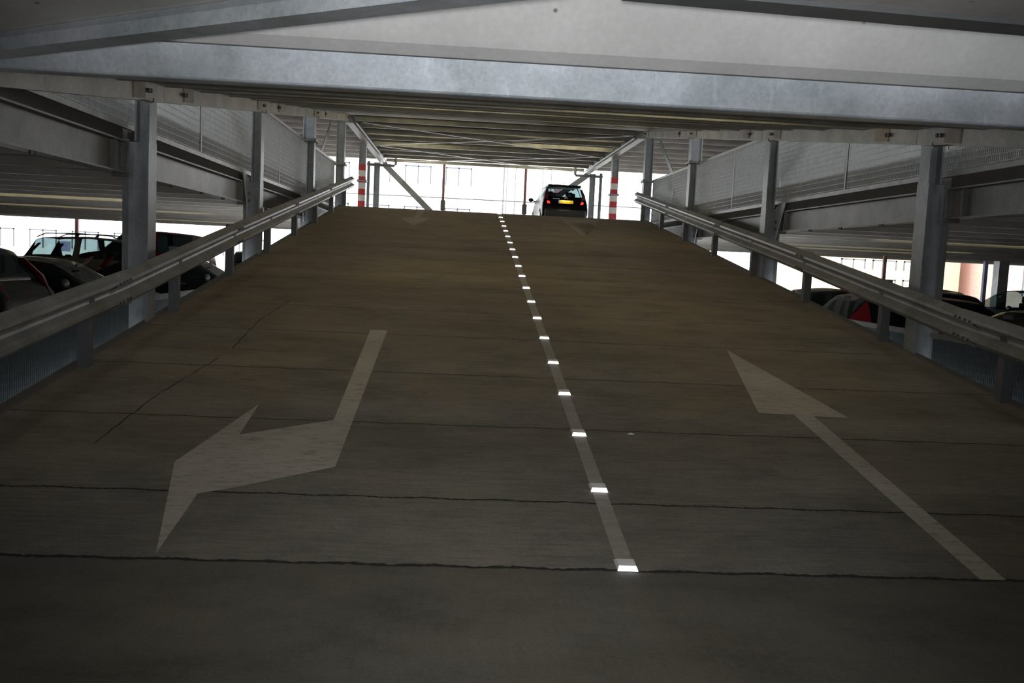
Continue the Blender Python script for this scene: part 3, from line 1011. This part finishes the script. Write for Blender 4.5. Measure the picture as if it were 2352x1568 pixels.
STYLES = {
    # station: y from rear (share of length), belt z, roof z, half width at sill, at belt, at roof edge
    'hatch': dict(st=[(0.0, .42, .44, .74, .70, .60), (.012, .62, .66, .80, .78, .66), (.03, .90, .93, .83, .79, .68), (.075, 1.00, 1.04, .84, .80, .66), (.165, 1.02, 1.455, .84, .81, .60), (.22, 1.02, 1.50, .84, .81, .61), (.38, 1.01, 1.52, .84, .82, .62),
                      (.42, 1.01, 1.52, .84, .82, .62), (.60, .99, 1.47, .84, .82, .59), (.775, .98, 1.00, .84, .80, .68), (.89, .90, .94, .83, .77, .66), (.965, .76, .80, .79, .70, .58), (1.0, .50, .53, .70, .62, .50)], side=[4, 5, 7], rear=3, front=8),
    'estate': dict(st=[(0.0, .42, .44, .76, .72, .62), (.012, .64, .68, .83, .80, .68), (.02, .92, .95, .86, .82, .70), (.04, 1.00, 1.04, .87, .83, .68), (.10, 1.03, 1.47, .87, .84, .62), (.14, 1.03, 1.50, .87, .84, .63), (.34, 1.02, 1.54, .87, .85, .65),
                       (.37, 1.02, 1.545, .87, .85, .65), (.60, .99, 1.48, .87, .84, .61), (.74, .98, 1.00, .87, .82, .70), (.87, .90, .94, .86, .79, .68), (.965, .76, .80, .81, .71, .58), (1.0, .50, .53, .72, .63, .50)], side=[4, 5, 7], rear=3, front=8),
    'sedan': dict(st=[(0.0, .45, .48, .74, .70, .58), (.012, .72, .76, .81, .78, .64), (.03, .92, .95, .84, .80, .68), (.13, .98, 1.01, .86, .82, .68), (.29, 1.00, 1.36, .86, .83, .58), (.34, 1.0, 1.39, .86, .83, .60), (.45, .99, 1.42, .86, .84, .61),
                      (.48, .99, 1.42, .86, .84, .61), (.60, .97, 1.37, .86, .83, .58), (.745, .95, .97, .86, .81, .70), (.87, .88, .92, .85, .78, .68), (.965, .74, .78, .80, .70, .58), (1.0, .50, .53, .72, .63, .50)], side=[4, 5, 7], rear=3, front=8),
}

def box_part(name, m, root, a, c, bev=0.01, rot=None, loc=None):
    b = MB()
    b.box(a, c)
    o = b.build(name, m, root, bevel=bev)
    if rot:
        o.rotation_euler = rot
    if loc:
        o.location = loc
    return o

def car(label, style, pm, loc, heading, L=4.1, H=1.0, Wd=1.0, rails=False, plate=None, lit=False, grey_lamp=False, seats=False, tall_lamp=True, wiper=False, group=None, clear=False, pz=0.84):
    """heading: direction of travel in degrees anticlockwise from +X"""
    S = STYLES[style]
    GL = GLASSM if clear else GLASSD
    root = empty('car', loc, math.radians(heading - 90))
    bm = bmesh.new()
    rings = []
    for (f, zb, zt, ws, wb, wr) in S['st']:
        y = (f - 0.5) * L
        zb, zt = zb * H, zt * H
        ws, wb, wr = ws * Wd, wb * Wd, wr * Wd
        zs = 0.20 if 0.03 < f < 0.96 else 0.30
        zmid = zs + (zb - zs) * 0.55
        half = [(0, zs), (ws * 0.9, zs), (ws, zs + 0.06), (ws * 1.01, zmid), (wb, zb), (wr, zb + (zt - zb) * 0.93), (wr * 0.6, zt - 0.004), (0, zt)]
        ring = [bm.verts.new((x, y, z)) for x, z in half] + [bm.verts.new((-x, y, z)) for x, z in half[-2:0:-1]]
        rings.append(ring)
    n = len(rings[0])          # 14
    for i in range(len(rings) - 1):
        for k in range(n):
            k2 = (k + 1) % n
            f = bm.faces.new((rings[i][k], rings[i][k2], rings[i + 1][k2], rings[i + 1][k]))
            mi = 0
            if k in (4, 9) and i in S['side']:
                mi = 1
            if k in (4, 9) and i == 8:
                mi = 1
            if k in (5, 6, 7, 8) and i == S['rear']:
                mi = 2
            if k in (5, 6, 7, 8) and i == S['front']:
                mi = 3
            f.material_index = mi
    bm.faces.new(rings[0])
    bm.faces.new(rings[-1][::-1])
    cl = bm.edges.layers.float.new('crease_edge')
    for e in bm.edges:
        ms = {f.material_index for f in e.link_faces}
        if len(ms) > 1:
            e[cl] = 0.96
    cv = bm.verts.layers.float.new('crease_vert')
    for v in bm.verts:
        if len({f.material_index for f in v.link_faces}) > 1:
            v[cv] = 0.72
    bmesh.ops.recalc_face_normals(bm, faces=bm.faces)
    me = bpy.data.meshes.new('shell')
    for mm in (pm, GL, GL, GL):
        me.materials.append(mm)
    bm.to_mesh(me)
    bm.free()
    tmp = bpy.data.objects.new('shell', me)
    COL.objects.link(tmp)
    sb = tmp.modifiers.new('s', 'SUBSURF')
    sb.levels = sb.render_levels = 2
    ev = bpy.data.meshes.new_from_object(tmp.evaluated_get(bpy.context.evaluated_depsgraph_get()))
    bpy.data.objects.remove(tmp)
    names = {0: 'body', 1: 'side_window', 2: 'rear_window', 3: 'windscreen'}
    for mi in (0, 1, 2, 3):
        sides = ((1, -1) if mi == 1 else (0,))
        for sd in sides:
            fsl = [p for p in ev.polygons if p.material_index == mi and (sd == 0 or p.center.x * sd > 0)]
            idx = {}
            pts, fcs = [], []
            for p in fsl:
                fc = []
                for v in p.vertices:
                    if v not in idx:
                        idx[v] = len(pts)
                        pts.append(tuple(ev.vertices[v].co))
                    fc.append(idx[v])
                fcs.append(fc)
            if mi == 1:        # one pane per door window
                groups = {}
                yl = [(S['st'][i][0] - 0.5) * L for i in range(len(S['st']))]
                def bucket(fc):
                    yc = sum(pts[q][1] for q in fc) / len(fc)
                    return 0 if yc < yl[5] - 0.01 else (1 if yc < (yl[6] + yl[7]) / 2 else 2)
                for fc in fcs:
                    groups.setdefault(bucket(fc), []).append(fc)
            else:
                groups = {0: fcs}
            for gf in groups.values():
                im = {}
                pp, ff = [], []
                for fc in gf:
                    r = []
                    for q in fc:
                        if q not in im:
                            im[q] = len(pp)
                            pp.append(pts[q])
                        r.append(im[q])
                    ff.append(r)
                m2 = bpy.data.meshes.new(names[mi])
                m2.from_pydata(pp, [], ff)
                m2.materials.append(pm if mi == 0 else GL)
                for p in m2.polygons:
                    p.use_smooth = True
                o = bpy.data.objects.new(names[mi], m2)
                COL.objects.link(o)
                o.parent = root
                if mi:
                    sol = o.modifiers.new('s', 'SOLIDIFY')
                    sol.thickness = 0.006
    bpy.data.meshes.remove(ev)
    hl = L / 2
    # wheels
    for yy in (-hl + 0.17 * L, hl - 0.195 * L):
        for sx in (-1, 1):
            b = MB()
            b.cyl((sx * (0.75 * Wd), yy, 0.31), (sx, 0, 0), 0.31, 0.20, 28)
            w = b.build('wheel', TYRE, root, bevel=0.02)
            b = MB()
            b.cyl((sx * (0.852 * Wd), yy, 0.31), (sx, 0, 0), 0.20, 0.02, 20)
            b.build('rim', RIM, w)
    # bumpers
    box_part('bumper', TRIM if style == 'hatch' else pm, root, (-0.74 * Wd, -hl - 0.05, 0.30), (0.74 * Wd, -hl + 0.12, 0.58), 0.05)
    box_part('bumper', TRIM if style == 'hatch' else pm, root, (-0.72 * Wd, hl - 0.14, 0.24), (0.72 * Wd, hl + 0.03, 0.50), 0.05)
    # lamps
    for sx in (-1, 1):
        ins = (0.70 * Wd)
        if tall_lamp:
            b = MB()
            yb = -hl + 0.03 * L
            b.poly([(sx * (ins - 0.13), yb - 0.05, 0.80 * H), (sx * (ins + 0.09), yb + 0.03, 0.80 * H), (sx * (ins + 0.04), yb + 0.16, 1.10 * H), (sx * (ins - 0.08), yb + 0.12, 1.10 * H),
                    (sx * (ins - 0.04), yb + 0.40, 1.34 * H), (sx * (ins - 0.12), yb + 0.37, 1.34 * H),
                    (sx * (ins - 0.13), yb + 0.05, 0.80 * H), (sx * (ins + 0.06), yb + 0.16, 0.80 * H), (sx * (ins + 0.01), yb + 0.26, 1.10 * H), (sx * (ins - 0.08), yb + 0.20, 1.10 * H),
                    (sx * (ins - 0.06), yb + 0.48, 1.34 * H), (sx * (ins - 0.12), yb + 0.45, 1.34 * H)],
                   [(0, 1, 2, 3), (3, 2, 4, 5), (1, 7, 8, 2), (2, 8, 10, 4), (0, 6, 7, 1), (5, 4, 10, 11), (6, 9, 8, 7), (9, 11, 10, 8), (0, 3, 9, 6), (3, 5, 11, 9)])
            tl = b.build('tail_light', LAMP_D if lit else LAMP_R, root, bevel=0.008)
            if lit:
                b = MB()
                b.poly([(sx * (ins - 0.15), yb - 0.065, 0.775 * H), (sx * (ins + 0.09), yb + 0.01, 0.78 * H), (sx * (ins + 0.08), yb + 0.03, 0.86 * H), (sx * (ins - 0.12), yb - 0.03, 0.86 * H),
                        (sx * (ins - 0.17), yb + 0.03, 0.76 * H), (sx * (ins + 0.06), yb + 0.12, 0.78 * H), (sx * (ins + 0.05), yb + 0.12, 0.89 * H), (sx * (ins - 0.10), yb + 0.05, 0.90 * H)],
                       [(0, 1, 2, 3), (7, 6, 5, 4), (0, 4, 5, 1), (1, 5, 6, 2), (2, 6, 7, 3), (3, 7, 4, 0)])
                o = b.build('brake_lamp', LAMP_ON, tl, bevel=0.01)
                o['label'] = 'glowing red brake lamp'
            if grey_lamp:
                b = MB()
                b.box((sx * (ins - 0.02) - 0.05, yb - 0.06, 0.84 * H), (sx * (ins - 0.02) + 0.05, yb + 0.02, 1.06 * H))
                o = b.build('reversing_lamp', LAMP_G, tl, bevel=0.015)
        else:
            box_part('tail_light', LAMP_R, root, (sx * (ins - 0.04) - 0.12, -hl + 0.00, 0.76 * H), (sx * (ins - 0.04) + 0.12, -hl + 0.22, 0.90 * H), 0.03)
        b = MB()
        b.poly([(sx * 0.66 * Wd, hl - 0.25, 0.62 * H), (sx * 0.40 * Wd, hl - 0.06, 0.60 * H), (sx * 0.42 * Wd, hl - 0.14, 0.76 * H), (sx * 0.70 * Wd, hl - 0.42, 0.80 * H),
                (sx * 0.60 * Wd, hl - 0.45, 0.62 * H), (sx * 0.40 * Wd, hl - 0.30, 0.60 * H), (sx * 0.42 * Wd, hl - 0.36, 0.74 * H), (sx * 0.62 * Wd, hl - 0.60, 0.78 * H)],
               [(0, 1, 2, 3), (7, 6, 5, 4), (0, 4, 5, 1), (1, 5, 6, 2), (2, 6, 7, 3), (3, 7, 4, 0)])
        b.build('headlight', HEADL, root, bevel=0.01)
        # door mirror
        ym = (S['st'][8][0] + 0.085 - 0.5) * L
        b = MB()
        bm2 = b.bm
        r = bmesh.ops.create_uvsphere(bm2, u_segments=14, v_segments=8, radius=0.1)
        bmesh.ops.scale(bm2, vec=(1.0, 0.6, 0.75), verts=r['verts'])
        bmesh.ops.translate(bm2, vec=(sx * (0.98 * Wd), ym, 1.02 * H), verts=r['verts'])
        b.bar((sx * 0.80 * Wd, ym, 0.96 * H), (sx * 0.96 * Wd, ym, 1.0 * H), 0.05, 0.04)
        b.build('door_mirror', TRIM, root, smooth=True)
        # door handles
        for f in (0.36, 0.56):
            box_part('door_handle', TRIM, root, (sx * 0.845 * Wd - 0.015, (f - 0.5) * L - 0.08, 0.86 * H), (sx * 0.845 * Wd + 0.015, (f - 0.5) * L + 0.08, 0.89 * H), 0.008)
        if rails:
            b = MB()
            za = S['st'][6][2] * H
            ya, yb2 = (S['st'][4][0] - 0.5) * L, (S['st'][8][0] - 0.5) * L
            b.tube([(sx * 0.58, ya, za - 0.06), (sx * 0.585, ya + 0.25, za + 0.045), (sx * 0.585, (ya + yb2) / 2, za + 0.075), (sx * 0.585, yb2 - 0.3, za + 0.045), (sx * 0.58, yb2 - 0.02, za - 0.06)], 0.016, 8)
            ra = b.build('roof_rail', TRIM, root)
            b = MB()
            b.bar((sx * 0.585, (ya + yb2) / 2 - 0.1, za - 0.04), (sx * 0.585, (ya + yb2) / 2, za + 0.07), 0.03, 0.06)
            b.build('rail_foot', TRIM, ra)
    # interior: two front seats, a rear bench and the mirror
    for sx in (-0.36, 0.36):
        b = MB()
        ys = (0.50 - 0.5) * L
        b.box((sx - 0.24, ys - 0.18, 0.5), (sx + 0.24, ys - 0.06, 1.12))
        b.box((sx - 0.13, ys - 0.17, 1.12), (sx + 0.13, ys - 0.08, 1.32))
        b.build('seat', SEAT, root, bevel=0.04)
    b = MB()
    yr = (0.27 - 0.5) * L
    b.box((-0.60, yr - 0.1, 0.5), (0.60, yr + 0.04, 1.08))
    for sx in (-0.35, 0.35):
        b.box((sx - 0.12, yr - 0.09, 1.06), (sx + 0.12, yr, 1.22))
    b.build('rear_bench', SEAT, root, bevel=0.03)
    yw = (0.655 - 0.5) * L
    box_part('rear_view_mirror', SEAT if not lit else HEADL, root, (-0.12, yw - 0.03, 1.27 * H), (0.12, yw, 1.33 * H), 0.01)
    # dashboard keeps the cabin floor dark
    box_part('dashboard', SEAT, root, (-0.68 * Wd, (0.66 - 0.5) * L, 0.5), (0.68 * Wd, (0.76 - 0.5) * L, 0.94 * H), 0.04)
    if plate is not None:
        zp = pz * H
        yp = -hl + 0.006
        if lit:
            ll = lamp('plate_fill_light', 'AREA', (0, 0, 0), 1.2, (1.0, 0.97, 0.9), shape='RECTANGLE', size=0.3, size_y=0.03)  # light added to brighten the number plate
            ll.parent = root
            ll.location = (0, yp - 0.17, zp + 0.10)
            ll.rotation_euler = (math.radians(50), 0, 0)
        p = box_part('licence_plate', YELLOW, root, (-0.26, yp - 0.075, zp - 0.056), (0.26, yp - 0.055, zp + 0.056), 0.004)
        box_part('country_strip', BLUE, p, (-0.262, yp - 0.078, zp - 0.056), (-0.215, yp - 0.060, zp + 0.056), 0.001)
        if plate:
            c = bpy.data.curves.new('plate_text', 'FONT')
            c.body = plate
            c.size = 0.105
            c.align_x = 'CENTER'
            c.align_y = 'CENTER'
            c.extrude = 0.002
            to = bpy.data.objects.new('plate_text', c)
            COL.objects.link(to)
            m2 = bpy.data.meshes.new_from_object(to.evaluated_get(bpy.context.evaluated_depsgraph_get()))
            bpy.data.objects.remove(to)
            m2.materials.clear()
            m2.materials.append(TRIM)
            to = bpy.data.objects.new('plate_text', m2)
            COL.objects.link(to)
            to.parent = p
            to.rotation_euler = (PI / 2, 0, 0)
            to.location = (0.022, yp - 0.078, zp)
    if wiper:
        box_part('roof_spoiler', pm, root, (-0.60, (0.115 - 0.5) * L, 1.395 * H), (0.60, (0.25 - 0.5) * L, 1.475 * H), 0.03)
        b = MB()
        b.bar((0.05, -hl + 0.085 * L - 0.02, 1.06 * H), (0.42, -hl + 0.10 * L - 0.02, 1.10 * H), 0.015, 0.015)
        b.build('rear_wiper', TRIM, root)
        b = MB()
        b.tube([(0.0, (0.24 - 0.5) * L, 1.50 * H), (0.0, (0.20 - 0.5) * L, 1.57 * H)], 0.012, 6)
        b.build('antenna', TRIM, root)
        box_part('badge_script', CHROME, root, (-0.46, -hl + 0.015 - 0.05, 0.935 * H), (-0.24, -hl + 0.03 - 0.05, 0.955 * H), 0.003)
        b = MB()
        for dz in (0.0, 0.035):
            b.bar((-0.05, -hl - 0.02, 1.02 * H + dz - 0.06), (0.0, -hl - 0.02, 1.05 * H + dz - 0.06), 0.012, 0.014)
            b.bar((0.05, -hl - 0.02, 1.02 * H + dz - 0.06), (0.0, -hl - 0.02, 1.05 * H + dz - 0.06), 0.012, 0.014)
        b.build('emblem', BOLT, root)
    tag(root, label, 'car', group, 'thing')
    return root

car('black hatchback driving off the top of the ramp with glowing red tail lights', 'hatch', BLACKP, (3.62, 34.3, ZD), 91.5, 3.85, 1.0, 0.985, plate='25-NS-SL', lit=True, wiper=True, clear=True)
# left of the ramp, lower storey
car('black hatchback with dark red tail lamps at the left picture edge', 'hatch', BLACKP, (-7.75, 13.1, ZS), 178, 3.9, 1.03)
car('low black saloon nosing towards the ramp beside the black hatchback at the left edge', 'sedan', BLACKP, (-6.9, 15.5, ZS), 2, 4.3, 0.96)
car('olive grey estate car with roof rails left of the nearest left column', 'estate', OLIVEP, (-9.75, 26.6, ZS), 356, 4.7, 1.13, rails=True, clear=True)
car('tall dark red van whose roof shows just right of the nearest left column', 'estate', DKREDP, (-10.6, 31.5, ZS), 178, 4.6, 1.32)
car('black saloon with a bright windscreen edge under the left guard rail', 'sedan', BLACKP, (-5.95, 20.0, ZS), 2, 4.3, 0.99)
car('black saloon glimpsed just left of the second left column under the guard rail', 'sedan', BLACKP, (-7.27, 33.3, ZS), 97, 4.2, 1.08, plate='', pz=0.98)
car('pale blue car glimpsed just right of the second left column under the guard rail', 'estate', SILVERP, (-5.25, 34.4, ZS), 95, 4.2, 1.05)
# right of the ramp, lower storey
car('red car with a black side window behind the right guard rail', 'hatch', REDP, (7.45, 13.9, ZS), 0, 4.0, 0.94, tall_lamp=False)
car('dark green car behind the red car on the right', 'hatch', GREENP, (7.9, 16.3, ZS), 180, 3.9, 0.97, tall_lamp=False)
car('black saloon farthest along the row right of the ramp', 'sedan', BLACKP, (7.5, 18.4, ZS), 180, 4.3, 0.98)
car('black hatchback parked at an angle right of the nearest right column', 'hatch', BLACKP, (10.6, 21.6, ZS), 128, 4.0, 0.96, plate='', tall_lamp=False, clear=True, pz=1.03)
car('silver blue car standing in daylight at the right picture edge', 'estate', SILVERP, (15.3, 23.8, ZS), 170, 4.4, 0.98, clear=True)
car('black car with raked windscreen at the right edge in front of the silver one', 'sedan', BLACKP, (7.65, 11.2, ZS), 180, 4.3, 0.96)
